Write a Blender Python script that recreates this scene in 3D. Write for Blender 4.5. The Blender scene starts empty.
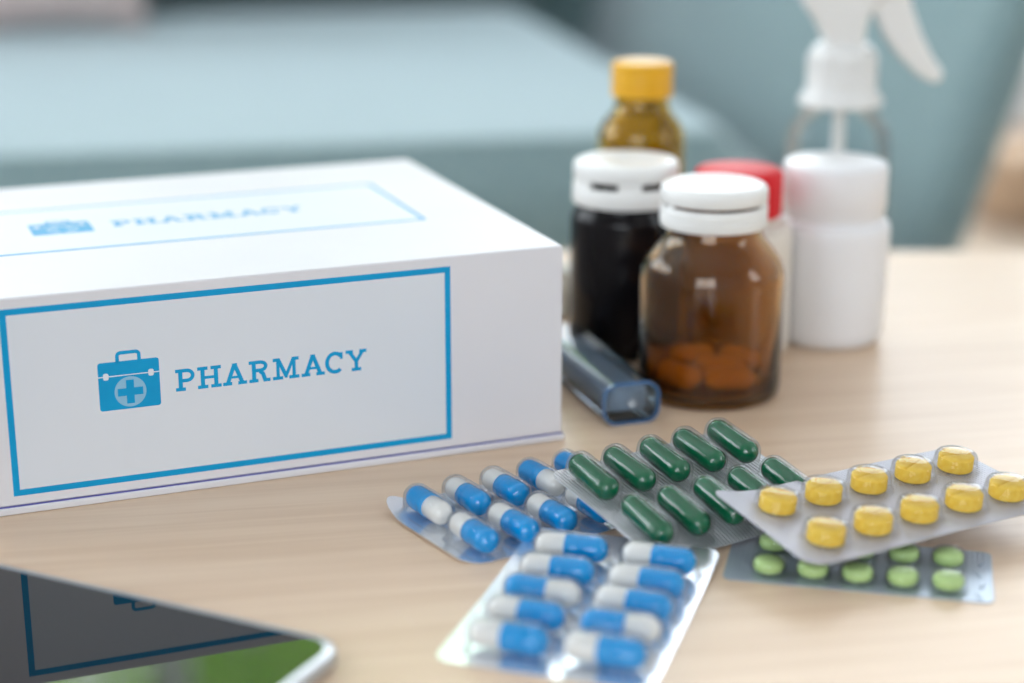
import bpy, bmesh, math, random
from math import sin, cos, pi, sqrt, radians
from mathutils import Vector, Matrix

random.seed(7)
S = bpy.context.scene
COL = S.collection
T = 0.45            # table top above the floor (m)
CH = 0.17           # camera above the table top (m)
FPX = 1807.25       # focal length in pixels of the 1024 px frame
TILT = 0.2917       # camera pitch below the horizontal

# ------------------------------------------------------------------ camera
cd = bpy.data.cameras.new('camera')
cam = bpy.data.objects.new('camera', cd); COL.objects.link(cam)
cam.location = (0, 0, T + CH)
cam.rotation_euler = (pi / 2 - TILT, 0, 0)
cd.sensor_width = 36.0
cd.lens = FPX / 1024 * 36.0
cd.clip_start = 0.01
cd.dof.use_dof = True
cd.dof.focus_distance = 0.454
cd.dof.aperture_fstop = 5.0
S.camera = cam

# ------------------------------------------------------------------ light
w = bpy.data.worlds.new('overcast_daylight'); S.world = w; w.use_nodes = True
bg = w.node_tree.nodes['Background']
bg.inputs['Color'].default_value = (0.88, 0.94, 1.0, 1)
bg.inputs['Strength'].default_value = 8.0
S.view_settings.view_transform = 'Standard'
S.view_settings.look = 'None'
S.view_settings.gamma = 1.0
def portal(name, loc, rot, sx, sy):      # guides daylight sampling through a window, emits nothing itself
    l = bpy.data.lights.new(name, 'AREA'); l.shape = 'RECTANGLE'; l.size = sx; l.size_y = sy; l.cycles.is_portal = True
    o = bpy.data.objects.new(name, l); COL.objects.link(o); o.location = loc; o.rotation_euler = rot
portal('window_portal', (-0.1, 3.12, 1.35), (-pi / 2, 0, 0), 3.2, 2.4)
portal('window_portal', (-0.9, -2.72, 1.5), (pi / 2, 0, 0), 2.0, 1.8)
portal('window_portal', (2.62, -0.5, 1.6), (0, pi / 2, 0), 1.6, 0.8)
portal('window_portal', (-2.82, 1.5, 1.6), (0, -pi / 2, 0), 1.7, 2.6)
S.view_settings.use_curve_mapping = False
S.view_settings.exposure = -0.52
try:
    S.cycles.use_denoising = True
    S.cycles.transparent_max_bounces = 24
    S.cycles.max_bounces = 14
    S.cycles.transmission_bounces = 14
    S.cycles.sample_clamp_indirect = 8.0
except Exception:
    pass

# ------------------------------------------------------------------ materials
M = {}
def mat(name, col, rough=0.5, metal=0.0, trans=0.0, ior=1.45, coat=0.0, sss=0.0, spec=0.5):
    m = bpy.data.materials.new(name); m.use_nodes = True
    b = m.node_tree.nodes['Principled BSDF']
    b.inputs['Base Color'].default_value = (*col, 1)
    b.inputs['Roughness'].default_value = rough
    b.inputs['Metallic'].default_value = metal
    b.inputs['Transmission Weight'].default_value = trans
    b.inputs['IOR'].default_value = ior
    b.inputs['Coat Weight'].default_value = coat
    b.inputs['Coat Roughness'].default_value = 0.05
    b.inputs['Specular IOR Level'].default_value = spec
    if sss:
        b.inputs['Subsurface Weight'].default_value = sss
        b.inputs['Subsurface Radius'].default_value = (0.004, 0.004, 0.004)
        b.inputs['Subsurface Scale'].default_value = 0.5
    M[name] = m
    return m

def nodes(m):
    nt = m.node_tree
    return nt, nt.nodes, nt.links, nt.nodes['Principled BSDF']

def add_noise_colour(m, c0, c1, scale=(1, 1, 1), nscale=20, detail=4, rot=0.0, bump=0.0, lo=0.35, hi=0.65, dist=0.001):
    """object-space noise mixing two colours, with an optional fine relief"""
    nt, N, L, b = nodes(m)
    tc = N.new('ShaderNodeTexCoord'); mp = N.new('ShaderNodeMapping')
    mp.inputs['Scale'].default_value = scale; mp.inputs['Rotation'].default_value = (0, 0, rot)
    nz = N.new('ShaderNodeTexNoise'); nz.inputs['Scale'].default_value = nscale; nz.inputs['Detail'].default_value = detail
    rp = N.new('ShaderNodeValToRGB')
    rp.color_ramp.elements[0].position = lo; rp.color_ramp.elements[0].color = (*c0, 1)
    rp.color_ramp.elements[1].position = hi; rp.color_ramp.elements[1].color = (*c1, 1)
    L.new(tc.outputs['Object'], mp.inputs['Vector']); L.new(mp.outputs['Vector'], nz.inputs['Vector'])
    L.new(nz.outputs['Fac'], rp.inputs['Fac']); L.new(rp.outputs['Color'], b.inputs['Base Color'])
    if bump:
        bp = N.new('ShaderNodeBump'); bp.inputs['Strength'].default_value = bump; bp.inputs['Distance'].default_value = dist
        L.new(nz.outputs['Fac'], bp.inputs['Height']); L.new(bp.outputs['Normal'], b.inputs['Normal'])
    return m

def add_ribs(m, scale, strength, dist=0.0002, rot=0.0, crossed=False):
    nt, N, L, b = nodes(m)
    tc = N.new('ShaderNodeTexCoord'); mp = N.new('ShaderNodeMapping'); mp.inputs['Rotation'].default_value = (0, 0, rot)
    wv = N.new('ShaderNodeTexWave'); wv.inputs['Scale'].default_value = scale; wv.bands_direction = 'X'
    wv.inputs['Distortion'].default_value = 0.3
    bp = N.new('ShaderNodeBump'); bp.inputs['Strength'].default_value = strength; bp.inputs['Distance'].default_value = dist
    L.new(tc.outputs['Object'], mp.inputs['Vector']); L.new(mp.outputs['Vector'], wv.inputs['Vector'])
    h = wv.outputs['Fac']
    if crossed:
        w2 = N.new('ShaderNodeTexWave'); w2.inputs['Scale'].default_value = scale; w2.bands_direction = 'Y'
        L.new(mp.outputs['Vector'], w2.inputs['Vector'])
        ml = N.new('ShaderNodeMath'); ml.operation = 'MULTIPLY'
        L.new(wv.outputs['Fac'], ml.inputs[0]); L.new(w2.outputs['Fac'], ml.inputs[1]); h = ml.outputs[0]
    L.new(h, bp.inputs['Height']); L.new(bp.outputs['Normal'], b.inputs['Normal'])

def thin_clear(name, tint=(1, 1, 1), rough=0.03, ior=1.45, boost=1.0):
    """one-wall clear plastic or glass: transparent with a Fresnel gloss"""
    m = bpy.data.materials.new(name); m.use_nodes = True
    nt = m.node_tree; N = nt.nodes; L = nt.links
    N.remove(N['Principled BSDF'])
    tr = N.new('ShaderNodeBsdfTransparent'); tr.inputs['Color'].default_value = (*tint, 1)
    gl = N.new('ShaderNodeBsdfGlossy'); gl.inputs['Roughness'].default_value = rough
    fr = N.new('ShaderNodeFresnel'); fr.inputs['IOR'].default_value = ior
    ml = N.new('ShaderNodeMath'); ml.operation = 'MULTIPLY'; ml.inputs[1].default_value = boost; ml.use_clamp = True
    mx = N.new('ShaderNodeMixShader')
    L.new(fr.outputs[0], ml.inputs[0]); L.new(ml.outputs[0], mx.inputs[0])
    L.new(tr.outputs[0], mx.inputs[1]); L.new(gl.outputs[0], mx.inputs[2])
    L.new(mx.outputs[0], N['Material Output'].inputs['Surface'])
    M[name] = m
    return m

mat('table_wood', (0.70, 0.53, 0.39), 0.34, spec=0.42)
def wood(m, light, dark, rot):
    nt, N, L, b = nodes(m)
    tc = N.new('ShaderNodeTexCoord')
    def ns(sc, n, det):
        mp = N.new('ShaderNodeMapping'); mp.inputs['Rotation'].default_value = (0, 0, -rot); 
        mp2 = N.new('ShaderNodeMapping'); mp2.inputs['Scale'].default_value = sc
        L.new(tc.outputs['Object'], mp.inputs['Vector']); L.new(mp.outputs['Vector'], mp2.inputs['Vector'])
        z = N.new('ShaderNodeTexNoise'); z.inputs['Scale'].default_value = n; z.inputs['Detail'].default_value = det
        L.new(mp2.outputs['Vector'], z.inputs['Vector']); return z
    a = ns((2.2, 40, 1), 5.0, 6); f = ns((3, 130, 1), 7.0, 3)
    ad = N.new('ShaderNodeMath'); ad.operation = 'MULTIPLY_ADD'; ad.inputs[1].default_value = 0.4
    L.new(f.outputs['Fac'], ad.inputs[0]); L.new(a.outputs['Fac'], ad.inputs[2])
    rp = N.new('ShaderNodeValToRGB')
    rp.color_ramp.elements[0].position = 0.52; rp.color_ramp.elements[0].color = (*dark, 1)
    rp.color_ramp.elements[1].position = 0.86; rp.color_ramp.elements[1].color = (*light, 1)
    L.new(ad.outputs[0], rp.inputs['Fac']); L.new(rp.outputs['Color'], b.inputs['Base Color'])
    bp = N.new('ShaderNodeBump'); bp.inputs['Strength'].default_value = 0.12; bp.inputs['Distance'].default_value = 0.0003
    L.new(f.outputs['Fac'], bp.inputs['Height']); L.new(bp.outputs['Normal'], b.inputs['Normal'])
wood(M['table_wood'], (0.83, 0.635, 0.465), (0.745, 0.545, 0.38), 0.18)
mat('floor_wood', (0.62, 0.44, 0.30), 0.45); wood(M['floor_wood'], (0.60, 0.49, 0.39), (0.48, 0.37, 0.28), 0.0)
mat('wall_paint', (0.80, 0.80, 0.80), 0.8); add_noise_colour(M['wall_paint'], (0.78, 0.78, 0.785), (0.82, 0.82, 0.825), nscale=3)
mat('white_lacquer', (0.85, 0.85, 0.84), 0.35)
mat('teal_fabric', (0.36, 0.53, 0.56), 0.9, spec=0.2)
add_noise_colour(M['teal_fabric'], (0.20, 0.30, 0.31), (0.25, 0.35, 0.36), nscale=160, detail=2, bump=0.25)
_b = M['teal_fabric'].node_tree.nodes['Principled BSDF']
_b.inputs['Sheen Weight'].default_value = 0.9; _b.inputs['Sheen Roughness'].default_value = 0.45; _b.inputs['Sheen Tint'].default_value = (0.85, 0.95, 1.0, 1)
mat('dark_teal_fabric', (0.06, 0.16, 0.18), 0.9, spec=0.2); add_noise_colour(M['dark_teal_fabric'], (0.05, 0.14, 0.16), (0.08, 0.19, 0.21), nscale=160, bump=0.2)
mat('pink_fabric', (0.72, 0.52, 0.50), 0.9, spec=0.2); add_noise_colour(M['pink_fabric'], (0.74, 0.58, 0.56), (0.80, 0.66, 0.64), nscale=120, bump=0.2)
mat('terracotta', (0.55, 0.24, 0.10), 0.8); add_noise_colour(M['terracotta'], (0.48, 0.33, 0.22), (0.57, 0.41, 0.29), nscale=30, bump=0.2)
mat('dark_wood', (0.10, 0.06, 0.04), 0.5)
mat('leaf_green', (0.20, 0.42, 0.05), 0.6); add_noise_colour(M['leaf_green'], (0.32, 0.52, 0.12), (0.50, 0.68, 0.24), nscale=2)
_nt, _N, _L, _b = nodes(M['leaf_green'])
_t = _N.new('ShaderNodeBsdfTranslucent'); _t.inputs['Color'].default_value = (0.55, 0.80, 0.22, 1)
_x = _N.new('ShaderNodeMixShader'); _x.inputs[0].default_value = 0.5
_L.new(_b.outputs[0], _x.inputs[1]); _L.new(_t.outputs[0], _x.inputs[2]); _L.new(_x.outputs[0], _N['Material Output'].inputs['Surface'])
mat('bark', (0.16, 0.11, 0.07), 0.9)
mat('paving', (0.42, 0.43, 0.43), 0.9); add_noise_colour(M['paving'], (0.38, 0.39, 0.40), (0.47, 0.47, 0.46), nscale=4)

mat('box_card', (0.80, 0.785, 0.815), 0.42, spec=0.4)
add_noise_colour(M['box_card'], (0.76, 0.745, 0.78), (0.785, 0.77, 0.80), nscale=18, detail=2, bump=0.03, dist=0.0004)
mat('print_panel', (0.79, 0.815, 0.86), 0.40, spec=0.4)
add_noise_colour(M['print_panel'], (0.73, 0.765, 0.82), (0.77, 0.79, 0.835), nscale=10, detail=2)
mat('print_blue', (0.0, 0.31, 0.62), 0.42, spec=0.4); add_noise_colour(M['print_blue'], (0.0, 0.32, 0.63), (0.0, 0.35, 0.67), nscale=60)
mat('print_pale_blue', (0.28, 0.53, 0.72), 0.42, spec=0.4)
mat('violet_line', (0.13, 0.13, 0.42), 0.5)
mat('steel_rim', (0.58, 0.60, 0.62), 0.3, metal=0.85)
mat('screen_glass', (0.006, 0.007, 0.009), 0.02, ior=1.5, spec=0.5)
mat('phone_back', (0.25, 0.25, 0.26), 0.4)
mat('foil_mirror', (0.80, 0.83, 0.87), 0.27, metal=0.75)
add_noise_colour(M['foil_mirror'], (0.82, 0.86, 0.92), (0.88, 0.90, 0.94), nscale=90, detail=2, bump=0.05, dist=0.0006)
mat('foil_ribbed', (0.76, 0.77, 0.81), 0.34, metal=0.5); add_ribs(M['foil_ribbed'], 300, 1.0, 0.0004, rot=0.0)
mat('foil_matte', (0.54, 0.54, 0.61), 0.42, metal=0.4); add_ribs(M['foil_matte'], 330, 0.8, 0.0003, crossed=True)
mat('foil_blue_grey', (0.46, 0.53, 0.62), 0.36, metal=0.5); add_ribs(M['foil_blue_grey'], 260, 0.4, 0.00015, crossed=True)
thin_clear('clear_film', (0.99, 0.995, 1.0), 0.05, 1.40, 0.6)
thin_clear('clear_bottle', (0.95, 0.97, 0.98), 0.05, 1.3, 0.6)
thin_clear('window_glass', (0.98, 0.99, 0.99), 0.0, 1.45, 1.0)
mat('capsule_white', (0.86, 0.85, 0.82), 0.22, coat=0.4)
mat('capsule_blue', (0.0, 0.34, 0.80), 0.18, coat=0.5)
mat('capsule_green', (0.004, 0.135, 0.055), 0.12, coat=0.6)
mat('tablet_yellow', (0.90, 0.56, 0.06), 0.55); add_noise_colour(M['tablet_yellow'], (0.90, 0.57, 0.06), (0.95, 0.66, 0.11), nscale=700, detail=3, bump=0.15, dist=0.0002)
mat('tablet_lime', (0.42, 0.68, 0.16), 0.4); add_noise_colour(M['tablet_lime'], (0.50, 0.70, 0.27), (0.56, 0.75, 0.32), nscale=600, detail=2)
mat('caplet_orange', (0.95, 0.45, 0.03), 0.45); add_noise_colour(M['caplet_orange'], (0.96, 0.58, 0.06), (0.98, 0.64, 0.09), nscale=300)
mat('amber_glass', (0.65, 0.39, 0.13), 0.02, trans=1.0, ior=1.5)
mat('honey_glass', (0.70, 0.45, 0.03), 0.03, trans=1.0, ior=1.45)
m_ = mat('milky_plastic', (0.85, 0.84, 0.80), 0.4)
_nt, _N, _L, _b = nodes(m_)
_t = _N.new('ShaderNodeBsdfTranslucent'); _t.inputs['Color'].default_value = (0.9, 0.89, 0.85, 1)
_x = _N.new('ShaderNodeMixShader'); _x.inputs[0].default_value = 0.55
_L.new(_b.outputs[0], _x.inputs[1]); _L.new(_t.outputs[0], _x.inputs[2]); _L.new(_x.outputs[0], _N['Material Output'].inputs['Surface'])
mat('black_glass', (0.007, 0.006, 0.007), 0.10, spec=0.25)
mat('cap_white', (0.86, 0.86, 0.84), 0.35)
mat('bottle_cream', (0.82, 0.76, 0.68), 0.35)
mat('bottle_white', (0.86, 0.855, 0.87), 0.32)
mat('cap_red', (0.76, 0.02, 0.028), 0.5, spec=0.25)
mat('cap_gold', (0.80, 0.42, 0.015), 0.4)
mat('spray_plastic', (0.86, 0.87, 0.86), 0.3, trans=0.1)
thin_clear('smoky_plastic', (0.74, 0.82, 0.90), 0.08, 1.45, 1.0)
mat('smoky_inner', (0.42, 0.48, 0.54), 0.3)
mat('blue_edge', (0.07, 0.16, 0.32), 0.15)

# ------------------------------------------------------------------ mesh helpers
class MB:
    def __init__(s): s.v = []; s.f = []
    def add(s, vs, fs):
        o = len(s.v); s.v += [tuple(p) for p in vs]; s.f += [tuple(i + o for i in q) for q in fs]; return s
    def box(s, x0, x1, y0, y1, z0, z1):
        v = [(x, y, z) for z in (z0, z1) for y in (y0, y1) for x in (x0, x1)]
        return s.add(v, [(0, 2, 3, 1), (4, 5, 7, 6), (0, 1, 5, 4), (2, 6, 7, 3), (0, 4, 6, 2), (1, 3, 7, 5)])
    def lathe(s, prof, n=48, c=(0, 0, 0)):
        """prof: (r, z) from axis to axis or an open profile"""
        rings = []; vs = []
        for r, z in prof:
            if r < 1e-7: rings.append([len(vs)]); vs.append((c[0], c[1], c[2] + z))
            else:
                rings.append(list(range(len(vs), len(vs) + n)))
                vs += [(c[0] + r * cos(2 * pi * k / n), c[1] + r * sin(2 * pi * k / n), c[2] + z) for k in range(n)]
        fs = []
        for a, b in zip(rings, rings[1:]):
            if len(a) == 1 and len(b) == 1: continue
            for k in range(n):
                k2 = (k + 1) % n
                if len(a) == 1: fs.append((a[0], b[k2], b[k]))
                elif len(b) == 1: fs.append((a[k], a[k2], b[0]))
                else: fs.append((a[k], a[k2], b[k2], b[k]))
        return s.add(vs, fs)
    def prism(s, pts, z0, z1, fn=None):
        """polygon pts (a, b) extruded z0..z1; fn maps (a, b, z) to xyz"""
        fn = fn or (lambda a, b, z: (a, b, z)); n = len(pts)
        v = [fn(a, b, z0) for a, b in pts] + [fn(a, b, z1) for a, b in pts]
        return s.add(v, [tuple(range(n))[::-1], tuple(range(n, 2 * n))] + [(k, (k + 1) % n, n + (k + 1) % n, n + k) for k in range(n)])
    def loft(s, rings, cap0=True, cap1=True):
        vs = [p for r in rings for p in r]; n = len(rings[0]); fs = []
        for i in range(len(rings) - 1):
            for k in range(n):
                k2 = (k + 1) % n
                fs.append((i * n + k, i * n + k2, (i + 1) * n + k2, (i + 1) * n + k))
        if cap0: fs.append(tuple(range(n))[::-1])
        if cap1: fs.append(tuple(range((len(rings) - 1) * n, len(rings) * n)))
        return s.add(vs, fs)
    def mesh(s, name, m, angle=35, recalc=True):
        me = bpy.data.meshes.new(name); me.from_pydata(s.v, [], s.f)
        if recalc:
            bm = bmesh.new(); bm.from_mesh(me); bmesh.ops.recalc_face_normals(bm, faces=bm.faces); bm.to_mesh(me); bm.free()
        me.materials.append(M[m])
        for p in me.polygons: p.use_smooth = True
        me.set_sharp_from_angle(angle=radians(angle)); me.update()
        return me
    def obj(s, name, m, parent=None, loc=(0, 0, 0), rot=(0, 0, 0), angle=35, bevel=0.0, seg=3):
        return link(name, s.mesh(name, m, angle), parent, loc, rot, bevel, seg)

def link(name, me, parent=None, loc=(0, 0, 0), rot=(0, 0, 0), bevel=0.0, seg=3):
    o = bpy.data.objects.new(name, me); COL.objects.link(o)
    o.location = loc; o.rotation_euler = rot; o.parent = parent
    if bevel:
        b = o.modifiers.new('edge', 'BEVEL'); b.width = bevel; b.segments = seg; b.limit_method = 'ANGLE'; b.harden_normals = True
    return o

def tag(o, label=None, cat=None, group=None, kind=None):
    if label: o['label'] = label
    if cat: o['category'] = cat
    if group: o['group'] = group
    if kind: o['kind'] = kind
    return o

def thing(name, label, cat, loc, rot=(0, 0, 0), group=None):
    o = bpy.data.objects.new(name, None); COL.objects.link(o); o.empty_display_size = 0.02
    o.location = loc; o.rotation_euler = rot
    return tag(o, label, cat, group)

def at(px, py, Y):
    """point on the upright plane y = Y that a photo pixel looks at"""
    u = (px - 512) / FPX; v = (py - 341.5) / FPX
    dy = cos(TILT) - v * sin(TILT); dz = -sin(TILT) - v * cos(TILT)
    k = Y / dy
    return Vector((u * k, Y, T + CH + dz * k))

def rrect(w, h, r, n=6, cx=0, cy=0):
    pts = []
    for sx, sy, a0 in ((1, -1, -pi / 2), (1, 1, 0), (-1, 1, pi / 2), (-1, -1, pi)):
        for k in range(n + 1):
            a = a0 + k * pi / 2 / n
            pts.append((cx + sx * (w / 2 - r) + r * cos(a), cy + sy * (h / 2 - r) + r * sin(a)))
    return pts

def soft_block(x0, x1, y0, y1, z0, z1, r, bulge=0.0, n=14):
    """upholstered block: a superellipsoid-like rounded box with a slight crown"""
    m = MB(); rings = []
    cx, cy = (x0 + x1) / 2, (y0 + y1) / 2
    steps = [(-pi / 2 + k * pi / 2 / 6) for k in range(7)]
    lev = [(r * cos(a), z0 + r + r * sin(a)) for a in steps] + [(r * cos(a), z1 - r + r * sin(a)) for a in [k * pi / 2 / 6 for k in range(7)]]
    for q, z in lev:
        ins = r - q
        w = (x1 - x0) - 2 * ins; h = (y1 - y0) - 2 * ins
        rr = max(0.3 * r, r - ins * 0.7)
        rings.append([(cx + a, cy + b, z + (bulge if z > (z0 + z1) / 2 and ins > 0.5 * r else 0)) for a, b in rrect(w, h, rr, 5)])
    m.loft(rings)
    return m

# ------------------------------------------------------------------ the room
struct = lambda o: tag(o, kind='structure')
floor_o = struct(MB().box(-2.7, 2.5, -2.6, 3.0, -0.05, 0.0).obj('floor', 'floor_wood'))
floor_o['label'] = 'light wooden floor'; 
ceil_o = struct(MB().box(-2.7, 2.5, -2.6, 3.1, 2.75, 2.85).obj('ceiling', 'wall_paint')); ceil_o['label'] = 'plain white ceiling'
def wall_back():
    m = MB(); X0, X1, W0, W1, Z0, Z1 = -2.7, 2.5, -1.7, 1.5, 0.15, 2.55
    m.box(X0, W0, 3.0, 3.1, 0, 2.75); m.box(W1, X1, 3.0, 3.1, 0, 2.75)
    m.box(W0, W1, 3.0, 3.1, 0, Z0); m.box(W0, W1, 3.0, 3.1, Z1, 2.75)
    o = struct(m.obj('wall_back', 'wall_paint')); o['label'] = 'pale wall with a wide window behind the sofa'
    r = thing('window_1', 'wide window with white frame behind the sofa', None, (0, 3.05, 0)); r['kind'] = 'structure'
    f = MB(); t = 0.05
    f.box(W0, W1, -.035, .035, Z0, Z0 + t); f.box(W0, W1, -.035, .035, Z1 - t, Z1)
    f.box(W0, W0 + t, -.035, .035, Z0, Z1); f.box(W1 - t, W1, -.035, .035, Z0, Z1)
    n = 3
    for k in range(1, n):
        x = W0 + (W1 - W0) * k / n; f.box(x - .025, x + .025, -.03, .03, Z0, Z1)
    f.obj('window_frame', 'white_lacquer', r)
    for k in range(n):
        x0 = W0 + (W1 - W0) * k / n; x1 = W0 + (W1 - W0) * (k + 1) / n
        MB().add([(x0, 0, Z0), (x1, 0, Z0), (x1, 0, Z1), (x0, 0, Z1)], [(0, 1, 2, 3)]).obj('pane', 'window_glass', r)
def wall_left():
    m = MB(); Y0, Y1, W0, W1, Z0, Z1 = -2.6, 3.1, 0.2, 2.8, 0.75, 2.45
    m.box(-2.8, -2.7, Y0, W0, 0, 2.75); m.box(-2.8, -2.7, W1, Y1, 0, 2.75)
    m.box(-2.8, -2.7, W0, W1, 0, Z0); m.box(-2.8, -2.7, W0, W1, Z1, 2.75)
    o = struct(m.obj('wall_left', 'wall_paint')); o['label'] = 'pale side wall with a window'
    r = thing('window_2', 'white framed window in the side wall', None, (-2.75, 0, 0)); r['kind'] = 'structure'
    f = MB(); t = 0.05
    f.box(-.035, .035, W0, W1, Z0, Z0 + t); f.box(-.035, .035, W0, W1, Z1 - t, Z1)
    f.box(-.035, .035, W0, W0 + t, Z0, Z1); f.box(-.035, .035, W1 - t, W1, Z0, Z1); f.box(-.03, .03, 1.475, 1.525, Z0, Z1)
    f.obj('window_frame', 'white_lacquer', r)
    for y0, y1 in ((W0, 1.5), (1.5, W1)):
        MB().add([(0, y0, Z0), (0, y1, Z0), (0, y1, Z1), (0, y0, Z1)], [(0, 1, 2, 3)]).obj('pane', 'window_glass', r)
wall_back(); wall_left()
def wall_right():
    m = MB(); Y0, Y1, W0, W1, Z0, Z1 = -2.6, 3.1, -0.9, -0.1, 0.8, 2.4
    m.box(2.5, 2.6, Y0, W0, 0, 2.75); m.box(2.5, 2.6, W1, Y1, 0, 2.75)
    m.box(2.5, 2.6, W0, W1, 0, Z0); m.box(2.5, 2.6, W0, W1, Z1, 2.75)
    o = struct(m.obj('wall_right', 'wall_paint')); o['label'] = 'pale side wall with an added narrow fill window'
    r = thing('fill_window_right', 'unseen narrow white framed window added for fill light in the side wall', None, (2.55, 0, 0)); r['kind'] = 'structure'  # unseen window, added for the amber shoulder glint and fill from the right
    f = MB(); t = 0.05
    f.box(-.035, .035, W0, W1, Z0, Z0 + t); f.box(-.035, .035, W0, W1, Z1 - t, Z1)
    for y in (W0, -.525, W1 - t): f.box(-.035, .035, y, y + t, Z0, Z1)
    f.obj('window_frame', 'white_lacquer', r)
    for y0, y1 in ((W0, -.5), (-.5, W1)):
        MB().add([(0, y0, Z0), (0, y1, Z0), (0, y1, Z1), (0, y0, Z1)], [(0, 1, 2, 3)]).obj('pane', 'window_glass', r)
wall_right()
def wall_front():
    m = MB(); X0, X1, W0, W1, Z0, Z1 = -2.8, 2.6, -1.9, 0.1, 0.6, 2.4
    m.box(X0, W0, -2.7, -2.6, 0, 2.75); m.box(W1, X1, -2.7, -2.6, 0, 2.75)
    m.box(W0, W1, -2.7, -2.6, 0, Z0); m.box(W0, W1, -2.7, -2.6, Z1, 2.75)
    o = struct(m.obj('wall_front', 'wall_paint')); o['label'] = 'pale wall with an added fill window facing the sofa'
    r = thing('fill_window_front', 'unseen white framed window added for front fill light, facing the sofa', None, (0, -2.65, 0)); r['kind'] = 'structure'  # unseen window, added as front fill; placed to suit the amber bottle's streak
    f = MB(); t = 0.05
    f.box(W0, W1, -.035, .035, Z0, Z0 + t); f.box(W0, W1, -.035, .035, Z1 - t, Z1)
    for x in (W0, -.925, W1 - t): f.box(x, x + t, -.035, .035, Z0, Z1)
    f.obj('window_frame', 'white_lacquer', r)
    for x0, x1 in ((W0, -.9), (-.9, W1)):
        MB().add([(x0, 0, Z0), (x1, 0, Z0), (x1, 0, Z1), (x0, 0, Z1)], [(0, 1, 2, 3)]).obj('pane', 'window_glass', r)
wall_front()
lw = struct(MB().box(-14, 14, 3.2, 22, -0.25, -0.15).obj('terrace', 'paving')); lw['label'] = 'unseen pale stone terrace outside, made grey to keep bounce light neutral'  # unseen ground; grey paving in place of lawn cuts green bounce light

def tree(x, y, h, cr, label):
    r = thing('garden_tree', label, 'tree', (x, y, -0.15))
    m = MB(); n = 10
    rings = [[(rad * cos(2 * pi * k / n) + off, rad * sin(2 * pi * k / n), z) for k in range(n)] for rad, z, off in ((.11, 0, 0), (.08, h * .3, .03), (.07, h * .6, -.03), (.03, h * .9, 0))]
    m.loft(rings); m.obj('trunk', 'bark', r)
    c = MB(); rnd = random.Random(int(x * 100) + 5)
    for k in range(1500):
        d = Vector((rnd.gauss(0, 1), rnd.gauss(0, 1), rnd.gauss(0, 1))).normalized() * cr * rnd.random() ** .4
        p = Vector((d.x, d.y, h * .78 + d.z * 1.15))
        a = Vector((rnd.gauss(0, 1), rnd.gauss(0, 1), rnd.gauss(0, .6))).normalized(); b = a.cross(Vector((rnd.gauss(0, 1), rnd.gauss(0, 1), rnd.gauss(0, 1)))).normalized()
        s = .05 + .05 * rnd.random()
        c.add([p - a * s, p + b * s * .5, p + a * s, p - b * s * .5], [(0, 1, 2, 3)])
    tag(link('foliage', c.mesh('foliage', 'leaf_green', recalc=False), r), kind='stuff')
tree(-0.72, 5.2, 4.2, 0.80, 'leafy green tree outside the window')

# ------------------------------------------------------------------ sofa
def sofa():
    r = thing('sofa', 'teal fabric sofa with flared armrests behind the coffee table', 'sofa', (0.174, 1.09, 0), (0, 0, radians(11)))
    L = 1.95
    soft_block(-L, 0.0, 0.0, .92, .13, .28, .03).obj('seat_base', 'teal_fabric', r)
    for x0, x1 in ((-L / 2 + .004, -.004), (-L + .004, -L / 2 - .004)):
        soft_block(x0, x1, -.03, .74, .282, .42, .05, .008).obj('seat_cushion', 'teal_fabric', r)
        b = soft_block(x0 - (.06 if x0 < -1.5 else 0), x1 + (.06 if x1 > -.1 else 0), -.09, .09, 0, .44, .07)
        b.obj('back_cushion', 'teal_fabric', r, (0, .79, .43), (radians(-12), 0, 0))
    soft_block(-L - .1, .1, .88, .98, .13, .80, .04).obj('back_frame', 'teal_fabric', r)
    for s, x in ((1, 0.006), (-1, -L - .006)):
        # flared arm: a slab that leans outward
        m = MB(); rings = []
        for k in range(9):
            z = .13 + (.66 - .13) * k / 8
            off = .17 * ((z - .13) / .53) ** 1.1
            th = .034 + .010 * sin(pi * k / 8)
            e = 1 - .35 * (max(0, k - 6) / 2) ** 2
            pts = rrect(th * e, .98 - .04 * (1 - e), .03 * e, 5, 0, .47)
            rings.append([(x + s * (off * 1.0 + th / 2) + a, b, z) for a, b in pts])
        m.loft(rings); m.obj('armrest', 'teal_fabric', r)
    for x in (-L + .08, -.08):
        for y in (.08, .86):
            MB().lathe([(0, 0), (.014, 0), (.022, .135), (0, .135)], 16).obj('leg', 'dark_wood', r, (x, y, 0))
    return r
sofa()
def pillow(name, label, loc, rot, w, h, t, m):
    mb = MB(); n = 14; vs = []; fs = []
    for sgn in (1, -1):
        base = len(vs)
        for i in range(n + 1):
            for j in range(n + 1):
                a = -1 + 2 * i / n; b = -1 + 2 * j / n
                k = max(0, (1 - a * a) * (1 - b * b)) ** .45
                pin = 1 - .06 * (1 - abs(a)) - 0
                vs.append((a * w / 2 * (1 - .07 * (1 - b * b) ** 1 * (abs(a) ** 3)), sgn * t / 2 * k, h / 2 * (1 + b * (1 - .07 * (1 - a * a) * abs(b) ** 2))))
        for i in range(n):
            for j in range(n):
                q = base + i * (n + 1) + j; fs.append((q, q + 1, q + n + 2, q + n + 1) if sgn > 0 else (q, q + n + 1, q + n + 2, q + 1))
    mb.add(vs, fs)
    o = mb.obj(name, m, None, loc, rot, angle=60); tag(o, label, 'pillow'); return o
pillow('throw_pillow', 'pale pink throw pillow leaning on the sofa back', (-.385, 1.545, .43), (radians(-8), 0, radians(11)), .15, .18, .08, 'pink_fabric')
pillow('throw_pillow', 'dark teal throw pillow leaning on the sofa back', (-.585, 1.48, .43), (radians(-8), 0, radians(11)), .21, .24, .08, 'dark_teal_fabric')

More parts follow.
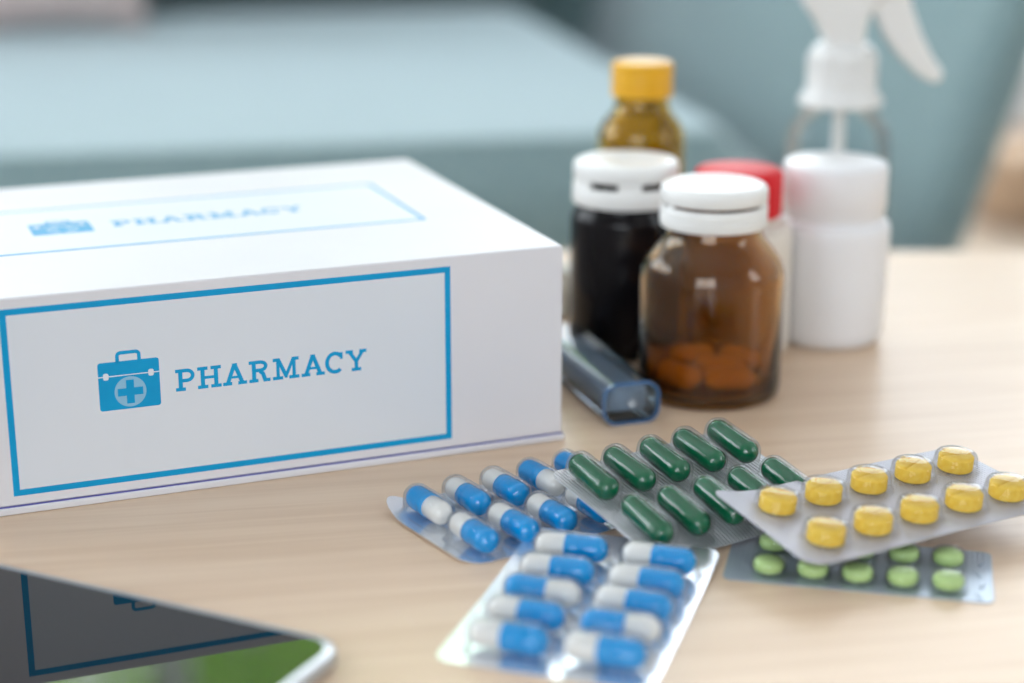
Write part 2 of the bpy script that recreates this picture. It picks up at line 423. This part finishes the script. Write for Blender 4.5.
def pot():
    r = thing('floor_pot', 'tan pot on the floor beyond the sofa arm', 'pot', (0.80, 2.72, 0))
    MB().lathe([(0, 0), (.07, 0), (.09, .01), (.115, .06), (.12, .11), (.112, .12), (.102, .12), (.105, .11), (.0, .10)], 32).obj('body', 'terracotta', r)
pot()

# ------------------------------------------------------------------ coffee table
def coffee_table():
    r = thing('coffee_table', 'light wooden coffee table under the medicines', 'table', (0.0, 0.25, 0))
    t = MB(); t.prism(rrect(1.30, 0.886, .03, 6), T - .028, T); t.obj('table_top', 'table_wood', r, bevel=.003)
    for sx in (-1, 1):
        for sy in (-1, 1):
            MB().lathe([(0, 0), (.013, 0), (.022, T - .0285), (0, T - .0285)], 20).obj('leg', 'table_wood', r, (sx * .56, sy * .36, 0))
coffee_table()

# ------------------------------------------------------------------ medicine box
BW, BD, BH, BYAW = 0.1797, 0.1317, 0.0553, 0.37826
LET_H = 5.75
def stroke(pts, w, closed=False):
    """polyline -> list of quads (2D) with mitred joins"""
    n = len(pts); L = []; R = []
    for i in range(n):
        p = Vector(pts[i]); 
        a = Vector(pts[i - 1]) if (i > 0 or closed) else None
        b = Vector(pts[(i + 1) % n]) if (i < n - 1 or closed) else None
        d1 = (p - a).normalized() if a is not None else None; d2 = (b - p).normalized() if b is not None else None
        d = ((d1 or d2) + (d2 or d1)).normalized(); nn = Vector((-d.y, d.x))
        k = 1.0
        if d1 is not None and d2 is not None: k = 1 / max(.4, nn.dot(Vector((-d1.y, d1.x))))
        L.append(p + nn * w / 2 * k); R.append(p - nn * w / 2 * k)
    out = []
    for i in range(n if closed else n - 1):
        j = (i + 1) % n; out.append([tuple(L[i]), tuple(R[i]), tuple(R[j]), tuple(L[j])])
    return out
def rect(x0, x1, y0, y1): return [(x0, y0), (x1, y0), (x1, y1), (x0, y1)]
def arc(cx, cy, rx, ry, a0, a1, n=14): return [(cx + rx * cos(radians(a0 + (a1 - a0) * k / n)), cy + ry * sin(radians(a0 + (a1 - a0) * k / n))) for k in range(n + 1)]
H_ = LET_H; SW = 1.05; SL = .88
def letter(ch):
    P = []
    if ch in 'PR':
        P += [rect(.75, .75 + SW, 0, H_), rect(0, 2.5 if ch == 'P' else 2.35, 0, SL), rect(0, 1.2, H_ - SL, H_)]
        lo = 2.25 if ch == 'P' else 2.7; top = H_ - SL / 2; mid = (top + lo + SL / 2) / 2; ry = (top - lo - SL / 2) / 2
        P += stroke([(1.1, top), (2.9, top)] + arc(2.9, mid, 1.5, ry, 90, -90)[1:] + [(1.1, mid - ry)], .92)
        if ch == 'R': P += stroke([(2.9, 2.9), (3.6, 2.2), (4.15, .4)], 1.05) + [rect(3.7, 5.5, 0, SL)]
    elif ch == 'H':
        for x in (.85, 4.25): P += [rect(x, x + SW, 0, H_), rect(x - .8, x + SW + .8, 0, SL), rect(x - .8, x + SW + .8, H_ - SL, H_)]
        P += [rect(1.2, 4.8, 2.5, 3.25)]
    elif ch == 'A':
        P += stroke([(1.15, .35), (3.05, H_ - .3)], 1.02) + stroke([(5.05, .35), (3.15, H_ - .3)], 1.05) + [rect(2.45, 3.75, H_ - .75, H_)]
        P += [rect(0, 2.3, 0, SL), rect(3.9, 6.2, 0, SL), rect(1.7, 4.5, 1.75, 2.4)]
    elif ch == 'M':
        P += [rect(1.0, 1.85, 0, H_), rect(5.2, 6.1, 0, H_), rect(0, 2.7, 0, SL), rect(4.3, 7.0, 0, SL), rect(.1, 1.6, H_ - SL, H_), rect(5.5, 6.95, H_ - SL, H_)]
        P += stroke([(1.45, H_ - .15), (3.5, .9)], 1.0) + stroke([(5.6, H_ - .15), (3.5, .9)], .85) + [rect(3.1, 3.9, .35, 1.3)]
    elif ch == 'C':
        P += stroke(arc(2.6, H_ / 2, 2.15, H_ / 2 - .4, 42, 312, 26), 1.03) + [rect(3.95, 4.7, 3.75, H_ - .2)]
    elif ch == 'Y':
        P += stroke([(.95, H_ - .3), (2.85, 2.6)], .95) + stroke([(4.75, H_ - .3), (2.85, 2.6)], .9) + [rect(2.38, 3.32, 0, 2.9), rect(1.55, 4.15, 0, SL), rect(0, 2.0, H_ - SL, H_), rect(3.7, 5.7, H_ - SL, H_)]
    return P
TEXT = [('P', 0), ('H', 5.55), ('A', 12.05), ('R', 18.85), ('M', 25.0), ('A', 32.6), ('C', 39.0), ('Y', 44.5)]
def flat(polys, k, ox, oy, fn, z0, z1):
    m = MB()
    for p in polys:
        pp = [(ox + a * k, oy + b * k) for a, b in p]
        m.prism(pp, z0, z1, fn)
    return m
def medicine_box():
    r = thing('medicine_box', 'white cardboard box printed PHARMACY in blue', 'box', (0.01379, 0.47155, T), (0, 0, BYAW))
    # local frame: x = 0 at the near right corner, running to -BW; y into depth; z up
    body = MB().box(-BW, 0, 0, BD, .0021, BH); body.obj('body', 'box_card', r, bevel=.0006)
    MB().box(-BW - .0007, .0007, -.0007, BD + .0007, 0, .0019).obj('base_rim', 'box_card', r, bevel=.0005)
    MB().box(-BW - .0002, .0002, -.0001, BD + .0001, .0019, .00215).obj('base_seam', 'violet_line', r)
    mm = .001
    for face in ('front', 'top'):
        if face == 'front':
            fn = lambda a, b, z: (a, -z, b)
            a0, a1, b0, b1, th = -147.4 * mm, -32.3 * mm, 4.7 * mm, 52.6 * mm, 1.6 * mm
            bag = (-125.0 * mm, 24.0 * mm, 1.0, 1.0); txt = (-105.9 * mm, 26.95 * mm, 1.0, 1.0)
        else:
            fn = lambda a, b, z: (a, b, BH + z)
            a0, a1, b0, b1, th = -156.0 * mm, -23.8 * mm, 43.2 * mm, 97.0 * mm, 1.2 * mm
            bag = (-130.6 * mm, 63.5 * mm, 1.1, 1.08); txt = (-108.2 * mm, 67.0 * mm, 1.105, 1.17)
        MB().prism(rect(a0 + th / 2, a1 - th / 2, b0 + th / 2, b1 - th / 2), 0, .00003, fn).obj('printed_panel', 'print_panel', r)
        fr = MB()
        for q in (rect(a0, a1, b0, b0 + th), rect(a0, a1, b1 - th, b1), rect(a0, a0 + th, b0 + th, b1 - th), rect(a1 - th, a1, b0 + th, b1 - th)):
            fr.prism(q, 0, .00006, fn)
        fr.obj('printed_border', 'print_blue', r)
        def fl(polys, org, z0, z1):
            m = MB()
            for i_, p_ in enumerate(polys): m.prism([(org[0] + a * org[2] * mm, org[1] + b * org[3] * mm) for a, b in p_], z0, z1 + i_ * 1.5e-6, fn)
            return m
        for ch, x in TEXT:
            fl([[(a + x, b) for a, b in q] for q in letter(ch)], txt, 0, .00007).obj('letter', 'print_blue', r)
        e = fl([rrect(15.2, 12.55, .7, 4, 7.6, 6.27)], bag, 0, .00006).obj('bag_emblem', 'print_blue', r)
        hp = [(4.95, 12.2), (4.95, 13.9)] + arc(5.75, 13.9, .8, .8, 180, 90, 5)[1:] + arc(9.55, 13.9, .8, .8, 90, 0, 5) + [(10.35, 12.2)]
        fl(stroke(hp, .9), bag, 0, .00006).obj('emblem_handle', 'print_blue', e)
        fl([rect(.0, 15.2, 8.72, 8.98)], bag, .00002, .00009).obj('emblem_seam', 'print_panel', e)
        for x in (1.9, 13.1): fl([rrect(1.35, 1.75, .45, 3, x, 8.85)], bag, .00002, .00011).obj('emblem_clasp', 'print_panel', e)
        fl([arc(7.75, 4.45, 3.95, 3.95, 0, 351, 39)], bag, .00002, .00009).obj('emblem_disc', 'print_pale_blue', e)
        fl([[(6.75, 1.35), (8.7, 1.35), (8.7, 3.45), (10.9, 3.45), (10.9, 5.4), (8.7, 5.4), (8.7, 7.5), (6.75, 7.5), (6.75, 5.4), (4.6, 5.4), (4.6, 3.45), (6.75, 3.45)]], bag, .00004, .00012).obj('emblem_cross', 'print_blue', e)
medicine_box()

# ------------------------------------------------------------------ smartphone
def phone():
    yaw = math.atan2(-.0367, .0760)
    r = thing('tablet_computer', 'thin dark glossy tablet computer with a silver rim on the table', 'tablet', (-0.0330, 0.3388, T), (0, 0, yaw))
    L, W, R_ = .240, .168, .0085       # x runs to -L, y to -W
    def slab(z0, z1, ins, cham):
        rings = []
        for z, i in ((z0, cham), (z0 + cham * .6, cham * .25), (z0 + cham, 0), (z1 - cham, 0), (z1 - cham * .4, cham * .25), (z1, cham)):
            i += ins
            rings.append([(a, b, z) for a, b in rrect(L - 2 * i, W - 2 * i, R_ - i, 10, -L / 2, -W / 2)])
        return MB().loft(rings)
    slab(0, .0039, 0, .0011).obj('metal_frame', 'steel_rim', r, angle=60)
    s = MB().prism(rrect(L - .0050, W - .0050, R_ - .0025, 10, -L / 2, -W / 2), .0038, .00400); s.obj('screen', 'screen_glass', r)
    MB().prism(rrect(L - .03, .0028, .0013, 4, -L / 2, -.0001), 0, .0002, lambda a, b, z: (a, z * .5, .0019 + b * .3)).obj('side_seam', 'phone_back', r)
phone()

# ------------------------------------------------------------------ blister packs
def foil_mesh(u0, u1, v0, v1, rad, surf, m, th=.00025, nu=30, nv=22):
    mb = MB()
    vl = []
    for k in range(nv + 1):
        q = k / nv; q = .5 - .5 * cos(pi * q); vl.append(v0 + (v1 - v0) * q)
    top = []; vs = []
    for v in vl:
        e = min(v - v0, v1 - v); ins = 0.0
        if e < rad: ins = rad - sqrt(max(0, rad * rad - (rad - e) ** 2))
        row = []
        for k in range(nu + 1):
            u = (u0 + ins) + (u1 - u0 - 2 * ins) * k / nu
            row.append((u, v, surf(u, v)))
        top.append(row)
    n = nu + 1
    for row in top: vs += row
    N = len(vs)
    vs += [(a, b, c - th) for a, b, c in vs]
    fs = []
    for j in range(nv):
        for k in range(nu):
            q = j * n + k
            fs.append((q, q + 1, q + n + 1, q + n)); fs.append((N + q, N + q + n, N + q + n + 1, N + q + 1))
    bd = list(range(0, nu)) + [j * n + nu for j in range(nv)] + [nv * n + k for k in range(nu, 0, -1)] + [j * n for j in range(nv, 0, -1)]
    for i in range(len(bd)):
        a, b = bd[i], bd[(i + 1) % len(bd)]; fs.append((a, N + a, N + b, b))
    mb.add(vs, fs)
    return mb.mesh('foil', m, 50)

CR, CL = .0031, .0172       # capsule radius and length
def capsule_half(r, x_open, x_end, n=20, lip=False):
    """half shell: lathe along X; x_end is the rounded tip"""
    sg = 1 if x_end > x_open else -1
    xs = [(0.0001, x_open)] if False else []
    prof = [(0, x_open), (r * .94, x_open), (r, x_open + sg * .0002)]
    if lip: prof += [(r, x_open + sg * .0024), (r * .975, x_open + sg * .0027), (r * .975, x_open + sg * .0031), (r, x_open + sg * .0034)]
    prof += [(r, x_end - sg * r * .95)]
    for k in range(1, 8):
        a = pi / 2 * k / 7; prof.append((r * cos(a), x_end - sg * r * .95 * (1 - sin(a))))
    prof[-1] = (0, x_end)
    m = MB().lathe(prof, n)
    m.v = [(z, x, y) for x, y, z in m.v]
    return m
ME = {}
def pocket_mesh(name, r, half, h, levels):
    mb = MB(); n = 28; rings = []
    for off, z in levels:
        R_ = max(r + off, .0002); ring = []
        for k in range(n):
            a = 2 * pi * k / n; sx = 1 if cos(a) >= 0 else -1
            ring.append((half * (1 if -pi / 2 - 1e-6 <= ((a + pi) % (2 * pi) - pi) <= pi / 2 + 1e-6 else -1) + R_ * cos(a), R_ * sin(a), z))
        rings.append(ring)
    mb.loft(rings, cap0=False, cap1=True)
    return mb.mesh(name, 'clear_film', 60)
lv = [(.0016, .0001), (.0010, .00025), (.0007, .0007), (.0006, .0038)]
for k in range(1, 9):
    a = pi / 2 * k / 9; lv.append((.0006 - (CR + .0006) * (1 - cos(a)), .0038 + (CR + .0005) * sin(a)))
ME['capsule_pocket'] = pocket_mesh('pocket', CR, (CL - 2 * CR) / 2, 0, lv)
def tab_pocket(r, h): return pocket_mesh('pocket', r, 0, h, [(.0019, .0001), (.0015, .0003), (.0013, .0010), (.0009, h - .0002), (.0006, h + .0005), (-.0004, h + .0010), (-r * .5, h + .00125)])
def yellow_tablet(r, h):
    xs = [-1, -.96, -.88, -.72, -.5, -.25, -.085, -.045, 0, .045, .085, .25, .5, .72, .88, .96, 1]
    mb = MB(); bv = .0003; g = .00035
    def loop(rr, z, groove):
        up = []; dn = []
        for x in xs:
            y = sqrt(max(0, 1 - x * x)); zz = z - (g * (1 - abs(x) / .07) if groove and abs(x) < .07 else 0)
            up.append((x * rr, y * rr, zz)); dn.append((x * rr, -y * rr, zz))
        return up + dn[::-1][1:-1]
    n = len(loop(1, 0, 0)); rings = [loop(r - bv, 0, 0), loop(r, bv, 0), loop(r, h - bv * 1.6, 0), loop(r - bv, h - bv * .5, 1), loop(r - bv * 2, h, 1)]
    mb.loft(rings, True, False)
    base = 4 * n; m = len(xs); fs = []
    up = [base + k for k in range(m)]; dn = [base] + [base + n - k for k in range(1, m - 1)] + [base + m - 1]
    for k in range(m - 1):
        q = [up[k], up[k + 1], dn[k + 1], dn[k]]; q2 = [i for j, i in enumerate(q) if i not in q[:j]]
        if len(q2) > 2: fs.append(tuple(q2))
    mb.f += fs
    return mb.mesh('tablet', 'tablet_yellow', 40)
def lime_tablet(r, h):
    prof = [(0, 0), (r * .6, .0002), (r * .9, .0007), (r, .0013), (r, h - .0013), (r * .96, h - .0009), (r * .85, h - .0005), (r * .6, h - .00015), (0, h)]
    return MB().lathe(prof, 28).mesh('tablet', 'tablet_lime', 60)
YR, YH, LR, LH = .0044, .0038, .0035, .0036
ME['yellow'] = yellow_tablet(YR, YH); ME['yellow_pocket'] = tab_pocket(YR, YH)
ME['lime'] = lime_tablet(LR, LH); ME['lime_pocket'] = pocket_mesh('pocket', LR, 0, LH, [(.0010, .0001), (.0007, .0003), (.0005, .0010), (.0004, LH - .0010), (.0001, LH + .0001), (-.0009, LH + .0005), (-LR * .6, LH + .0007)])
def cap_meshes(key, cb, cc):
    ME[key + '_body'] = capsule_half(CR * .95, .001, -CL / 2).mesh('capsule', cb, 50)
    ME[key + '_cap'] = capsule_half(CR, -.0014, CL / 2, lip=True).mesh('capsule_cap', cc, 50)
cap_meshes('bw', 'capsule_white', 'capsule_blue'); _g = []
for k in range(9): _g.append((CR * sin(pi / 2 * k / 8), -CL / 2 + CR * (1 - cos(pi / 2 * k / 8))))
_g = _g + [(r_, -x_) for r_, x_ in _g[::-1]]
_gm = MB().lathe(_g, 24); _gm.v = [(z, x, y) for x, y, z in _gm.v]
ME['gg_body'] = _gm.mesh('capsule', 'capsule_green', 80)

def blister(label, loc, rot, ext, rad, foil, pu, pv, kind, surf=None, flip=(), skip=()):
    surf = surf or (lambda u, v: 0.0)
    r = thing('blister_pack', label, 'blister pack', (loc[0], loc[1], T + loc[2]), rot)
    link('foil', foil_mesh(*ext, rad, surf, foil), r)
    for i in range(5):
        for j in range(2):
            if (i, j) in skip: continue
            u, v = (i - 2) * pu, (j - .5) * pv; e = .002
            su = (surf(u + e, v) - surf(u - e, v)) / (2 * e); sv = (surf(u, v + e) - surf(u, v - e)) / (2 * e)
            z = surf(u, v)
            rt = Matrix.Rotation(math.atan(sv), 3, 'X') @ Matrix.Rotation(-math.atan(su), 3, 'Y')
            if kind in ('bw', 'gg'):
                ang = pi / 2 if (i, j) in flip else -pi / 2      # cap end towards -v unless flipped
                jit = random.uniform(-.05, .05)
                e1 = (rt @ Matrix.Rotation(ang, 3, 'Z')).to_euler(); e2 = (rt @ Matrix.Rotation(ang + jit, 3, 'Z')).to_euler()
                link('pocket', ME['capsule_pocket'], r, (u, v, z), e1)
                c = link('capsule', ME[kind + '_body'], r, (u, v, z + .0036), e2)
                if kind == 'bw': link('capsule_cap', ME['bw_cap'], c)['label'] = 'bright blue capsule cap'
            else:
                h = 0.0002
                link('pocket', ME[kind + '_pocket'], r, (u, v, z), rt.to_euler())
                link('tablet', ME[kind], r, (u, v, z + h), (rt @ Matrix.Rotation(random.uniform(-.5, .5) + pi / 2, 3, 'Z')).to_euler())
    return r

# blue and white capsules beside the box, near corner curled up
def surf_a(u, v):
    d = max(0, (-u - .018) / .012) + max(0, (v - .012) / .012) - .6
    return .00030 + .0035 * max(0, d) ** 2 * (1 if u < 0 else 0)
A = blister('silver blister pack of blue and white capsules beside the printed box', (.0040, .4172, 0), (0, 0, .5826), (-.0300, .0310, -.0200, .0225), .006,
            'foil_mirror', .0112, .0206, 'bw', surf_a, flip=((0, 1), (3, 1), (4, 1)))
# green capsules, resting on it
def surf_b(u, v): return .0012 * max(0, (-u - .012) / .018) ** 2 - .0012 * max(0, (-v - .008) / .012) ** 2
blister('blister pack of dark green capsules lying across the blue and white one', (.0436, .4148, .0068), (.1960, -.004, .610), (-.0280, .0300, -.0210, .0215), .004,
        'foil_ribbed', .0112, .0212, 'gg', surf_b)
# blue and white capsules in the open
blister('silver blister pack of blue and white capsules alone on the open table', (.0164, .3600, 0), (0, 0, -1.8798), (-.0385, .0315, -.0245, .0220), .004,
        'foil_mirror', .0118, .0206, 'bw', lambda u, v: .0003 + .8 * v * v * 0 + .0012 * (max(0, -u) / .03) ** 2, flip=[(i, j) for i in range(5) for j in range(2) if (i, j) not in ((2, 0), (3, 1))])
# pale green tablets
def emb(r):
    for k in range(4):
        MB().prism(rrect(.0007, .0030, .0003, 3), 0, .00035).obj('embossed_mark', 'foil_blue_grey', r, (.0268 + (k % 2) * .0008, -.0095 + k * .0062, .0003), (0, 0, .3 * (-1) ** k), angle=80)
e = blister('grey blister pack of pale green tablets tucked under the yellow tablets', (.0797, .3832, 0), (0, 0, -.225), (-.0300, .0300, -.0122, .0165), .0022,
        'foil_blue_grey', .0100, .0135, 'lime', lambda u, v: .0003)
emb(e)
# yellow tablets on top
def surf_d(u, v): return .0022 * max(0, (-u - .022) / .018) ** 2 * (1 + v / .03) - .0006 * max(0, u / .036) ** 2
blister('blister pack of round yellow scored tablets lying over green blisters', (.0911, .4028, .0088), (.0657, -.006, .5203), (-.0400, .0375, -.0185, .0205), .005,
        'foil_matte', .0140, .0180, 'yellow', surf_d)

# ------------------------------------------------------------------ bottles
def cap_shell(r, z0, z1, rid=0):
    return [(0, z0), (r - .0003, z0), (r, z0 + .0003), (r, z1 - .0014), (r - .0004, z1 - .0005), (r - .0013, z1), (r * .62, z1), (r * .60, z1 - .0002), (0, z1 - .0002)]
def ring(r, ri, z0, z1, groove=None):
    p = [(ri, z0), (r - .0002, z0), (r, z0 + .0003)]
    if groove: p += [(r, groove - .0005), (r - .0005, groove - .0002), (r - .0005, groove + .0002), (r, groove + .0005)]
    return p + [(r, z1 - .0003), (r - .0002, z1), (ri, z1), (ri, z0)]

def amber_bottle(loc):
    r = thing('pill_bottle', 'amber glass pill bottle with white cap and orange caplets inside', 'bottle', (*loc, T))
    outer = [(0, .0008), (.0150, .0008), (.0165, 0), (.0195, 0), (.0209, .0012), (.0214, .0035), (.0214, .0360), (.0211, .0385), (.0200, .0412), (.0185, .0432), (.0160, .0462), (.0147, .0480), (.0142, .0495), (.0142, .0586)]
    inner = [(.0126, .0586), (.0126, .0490), (.0132, .0474), (.0146, .0452), (.0172, .0422), (.0188, .0404), (.0196, .0382), (.0199, .0358), (.0199, .0045), (.0190, .0030), (.0165, .0024), (0, .0026)]
    MB().lathe(outer + inner, 72).obj('glass', 'amber_glass', r, angle=60)
    c = MB().lathe(cap_shell(.0156, .0584, .0633), 64).obj('cap', 'cap_white', r, angle=45)
    MB().lathe(ring(.0157, .0143, .0512, .0574, .0545), 64).obj('tamper_ring', 'cap_white', c, angle=45)
    for k in range(3):
        a = 2 * pi * k / 3 + pi / 2
        MB().box(-.0006, .0006, -.0009, .0009, .0572, .0586).obj('bridge', 'cap_white', c, (.0149 * cos(a), .0149 * sin(a), 0), (0, 0, a))
    return r
AB = (.0588, .5155)
amber_bottle(AB)
def caplet_mesh():
    L, R_ = .0155, .0040; prof = []
    n = 20; rings = []
    for k in range(15):
        q = -1 + 2 * k / 14
        x = L / 2 * sin(q * pi / 2)
        e = max(0.0, abs(x) - (L / 2 - R_)) / R_
        s = sqrt(max(.004, 1 - e * e))
        rings.append([(x, R_ * s * cos(2 * pi * j / n), .85 * R_ * (abs(sin(2 * pi * j / n)) ** .8) * (1 if sin(2 * pi * j / n) >= 0 else -1) * s) for j in range(n)])
    return MB().loft(rings).mesh('caplet', 'caplet_orange', 60)
ME['caplet'] = caplet_mesh()
for dx, dy, dz, yaw, tilt, lab in ((.0050, -.0098, .0063, .12, 0, 'orange caplet in the amber bottle on the side facing the green capsules'),
                              (-.0096, -.0068, .0063, 2.35, 0, 'orange caplet lying slantwise in the amber bottle near the plastic case'),
                              (.0030, -.0008, .0063, -.20, 0, 'orange caplet lying in the middle of the amber bottle'),
                              (-.0045, .0100, .0063, .35, 0, 'orange caplet in the amber bottle on the side facing the black bottle'),
                              (.0108, .0072, .0063, -.75, 0, 'orange caplet in the amber bottle beside the red-capped bottle')):
    o = link('caplet', ME['caplet'], None, (AB[0] + dx, AB[1] + dy, T + dz), (0, tilt, yaw)); tag(o, lab, 'pill', 'orange caplets in the amber bottle')

def dark_bottle(loc):
    r = thing('pill_bottle', 'black glass bottle with white cap behind the amber bottle', 'bottle', (*loc, T))
    R_ = .0174
    MB().lathe([(0, 0), (R_ - .002, 0), (R_, .002), (R_, .0435), (R_ - .0004, .0450), (R_ - .0018, .0468), (.0151, .0485), (.0150, .0572), (0, .0572)], 64).obj('body', 'black_glass', r, angle=50)
    c = MB().lathe(cap_shell(.0166, .0568, .0620), 64).obj('cap', 'cap_white', r, angle=45)
    MB().lathe(ring(.0168, .0152, .0488, .0547), 64).obj('tamper_ring', 'cap_white', c, angle=45)
    for k in range(6):
        a = 2 * pi * k / 6 - pi / 2 + .02
        MB().box(-.0007, .0007, -.0037, .0037, .0545, .0572).obj('bridge', 'cap_white', c, (.0158 * cos(a), .0158 * sin(a), 0), (0, 0, a))
dark_bottle((.0358, .5585))

def syrup_bottle(loc):
    r = thing('syrup_bottle', 'brown glass bottle with a golden yellow screw cap', 'bottle', (*loc, T))
    MB().lathe([(0, .001), (.0125, 0), (.0140, .0008), (.0147, .003), (.0147, .0600), (.0143, .0628), (.0130, .0655), (.0105, .0685), (.0094, .0700), (.0088, .0730), (.0088, .0830),
                (.0070, .0830), (.0070, .0725), (.0080, .0690), (.0115, .0655), (.0130, .0620), (.0134, .0595), (.0134, .003), (.0125, .002), (0, .002)], 64).obj('glass', 'honey_glass', r, angle=60)
    p = [(0, .0745), (.0094, .0745)]
    p += [(.0103, .0746), (.0104, .0770), (.0100, .0774), (.0100, .0780), (.0103, .0784), (.0103, .0812), (.0101, .0815), (.0101, .0820), (.0104, .0824), (.0104, .0848), (.0101, .0856), (.0093, .0860), (0, .0860)]
    MB().lathe(p, 64).obj('cap', 'cap_gold', r, angle=45)
syrup_bottle((.0437, .606))

def red_cap_bottle(loc):
    r = thing('pill_bottle', 'cream plastic bottle with a red cap behind the amber bottle', 'bottle', (*loc, T))
    MB().lathe([(0, 0), (.0155, 0), (.0172, .0018), (.0174, .0040), (.0174, .0365), (.0172, .0395), (.0162, .0418), (.0148, .0428), (.0128, .0432), (.0128, .0450), (0, .0450)], 64).obj('body', 'bottle_cream', r, angle=60)
    MB().lathe([(0, .0452), (.0136, .0452), (.0138, .0456), (.0138, .0578), (.0134, .0590), (.0124, .0596), (0, .0596)], 64).obj('cap', 'cap_red', r, angle=45)
red_cap_bottle((.0710, .5563))

def white_jar(loc):
    r = thing('pill_jar', 'white plastic jar with a wide white cap', 'jar', (*loc, T))
    MB().lathe([(0, 0), (.0150, 0), (.0168, .0012), (.0176, .0035), (.0181, .0200), (.0184, .0340), (.0184, .0372), (.0180, .0392), (.0168, .0404), (.0160, .0408), (.0160, .0420), (0, .0420)], 64).obj('body', 'bottle_white', r, angle=60)
    MB().lathe([(0, .0420), (.0161, .0420), (.0163, .0424), (.0163, .0440), (.0167, .0444), (.0168, .0570), (.0164, .0584), (.0152, .0592), (0, .0594)], 64).obj('cap', 'bottle_white', r, angle=45)
white_jar((.1038, .5712))

def small_jar(loc):
    r = thing('small_jar', 'small low milky white jar behind the printed box', 'jar', (*loc, T))
    MB().lathe([(0, 0), (.0118, 0), (.0125, .0008), (.0125, .0095), (.0120, .0101), (0, .0101)], 40).obj('body', 'milky_plastic', r, angle=50)
    MB().lathe([(0, .0102), (.0126, .0102), (.0128, .0106), (.0128, .0158), (.0122, .0166), (0, .0168)], 40).obj('cap', 'milky_plastic', r, angle=50)
small_jar((.0085, .600))

def spray_bottle(loc):
    X, Y = loc
    r = thing('spray_bottle', 'clear plastic spray bottle with a white trigger head', 'bottle', (X, Y, T))
    MB().lathe([(0, .001), (.0170, .0), (.0188, .0015), (.0190, .004), (.0190, .0500), (.0182, .0545), (.0165, .0580), (.0145, .0605), (.0135, .0620), (.0135, .0680)], 56).obj('clear_body', 'clear_bottle', r, angle=60)
    MB().lathe([(0, .004), (.0022, .004), (.0022, .0660), (0, .0660)], 16).obj('dip_tube', 'spray_plastic', r)
    c = MB(); n = 56
    c.lathe([(0, .0660), (.0135, .0660), (.0150, .0645), (.0152, .0660), (.0138, .0685), (.0126, .0700), (.0118, .0830), (.0100, .0858), (0, .0858)], n)
    col = c.obj('collar', 'spray_plastic', r, angle=50)
    for k in range(24):
        a = 2 * pi * k / 24; z0 = .0705
        MB().box(-.0004, .0004, -.0006, .0006, z0, .082).obj('grip_rib', 'spray_plastic', col, (.0122 * cos(a), .0122 * sin(a), 0), (0, 0, a))
    org = Vector((X, Y, T))
    def outline(px): return [(p.x - X, p.z - T) for p in (at(a, b, Y) for a, b in px)]
    def slab(px, th): return MB().prism(outline(px), -th / 2, th / 2, lambda a, b, z: (a, z, b))
    head = [(824, 55), (824, 40), (815, 20), (803, 3), (797, -12), (798, -28), (806, -42), (850, -50), (900, -52), (925, -48), (930, -34), (922, -20), (900, -12), (880, -2), (868, 12), (862, 35), (862, 55)]
    slab(head, .0165).obj('head', 'spray_plastic', r, angle=40, bevel=.003)
    trig = [(868, -14), (873, 10), (884, 36), (900, 58), (919, 76), (932, 82), (940, 78), (941, 70), (931, 56), (920, 34), (911, 8), (906, -14)]
    slab(trig, .0100).obj('trigger', 'spray_plastic', r, angle=40, bevel=.0018)
    m = MB().lathe([(0, 0), (.0052, 0), (.0060, .0008), (.0060, .0085), (.0040, .0090), (0, .0090)], 24); m.v = [(z, x, y) for x, y, z in m.v]
    q = at(926, -36, Y); m.obj('nozzle', 'spray_plastic', r, (q.x - X, 0, q.z - T))
spray_bottle((.1185, .650))

# ------------------------------------------------------------------ smoky plastic case
def plastic_case():
    d = Vector((.01483 - .02637, .51224 - .47645)); yaw = math.atan2(d.y, d.x) - pi / 2
    # local y runs away from the camera side end, x across
    r = thing('plastic_case', 'smoky blue translucent plastic case lying beside the box', 'case', (.0338, .4850, T), (0, 0, yaw))
    W, Hh, L = .0172, .0122, .062
    def rings(w, h, z0, ys, rad): return [[(a, y, z0 + h / 2 + b) for a, b in rrect(w * k, h * k, rad * k, 6)] for y, k in ys]
    MB().loft(rings(W, Hh, 0, ((0, .90), (.0006, .97), (.0018, 1), (L, 1)), .0042)).obj('shell', 'smoky_plastic', r, angle=50)
    fr = MB(); o = rrect(W, Hh, .0042, 6); i = rrect(W - .0015, Hh - .0015, .0036, 6); n = len(o)
    vs = [(a, -.0004, Hh / 2 + b) for a, b in o] + [(a, -.0004, Hh / 2 + b) for a, b in i] + [(a * 1.005, .0012, Hh / 2 + b * 1.005) for a, b in o] + [(a, .0012, Hh / 2 + b) for a, b in i]
    fs = []
    for k in range(n):
        k2 = (k + 1) % n
        fs += [(k, k2, n + k2, n + k), (k, 2 * n + k, 2 * n + k2, k2), (n + k, n + k2, 3 * n + k2, 3 * n + k), (2 * n + k, 3 * n + k, 3 * n + k2, 2 * n + k2)]
    fr.add(vs, fs).obj('end_rim', 'blue_edge', r, angle=50)
    MB().box(-W * .36, W * .36, .004, L - .004, .0022, .0092).obj('inner_tray', 'smoky_inner', r, bevel=.001)
    MB().loft([[(a, y, Hh / 2 + b) for a, b in rrect(.0024, .0024, .0011, 4)] for y in (-.0005, .0004)]).obj('end_dimple', 'smoky_inner', r)
plastic_case()
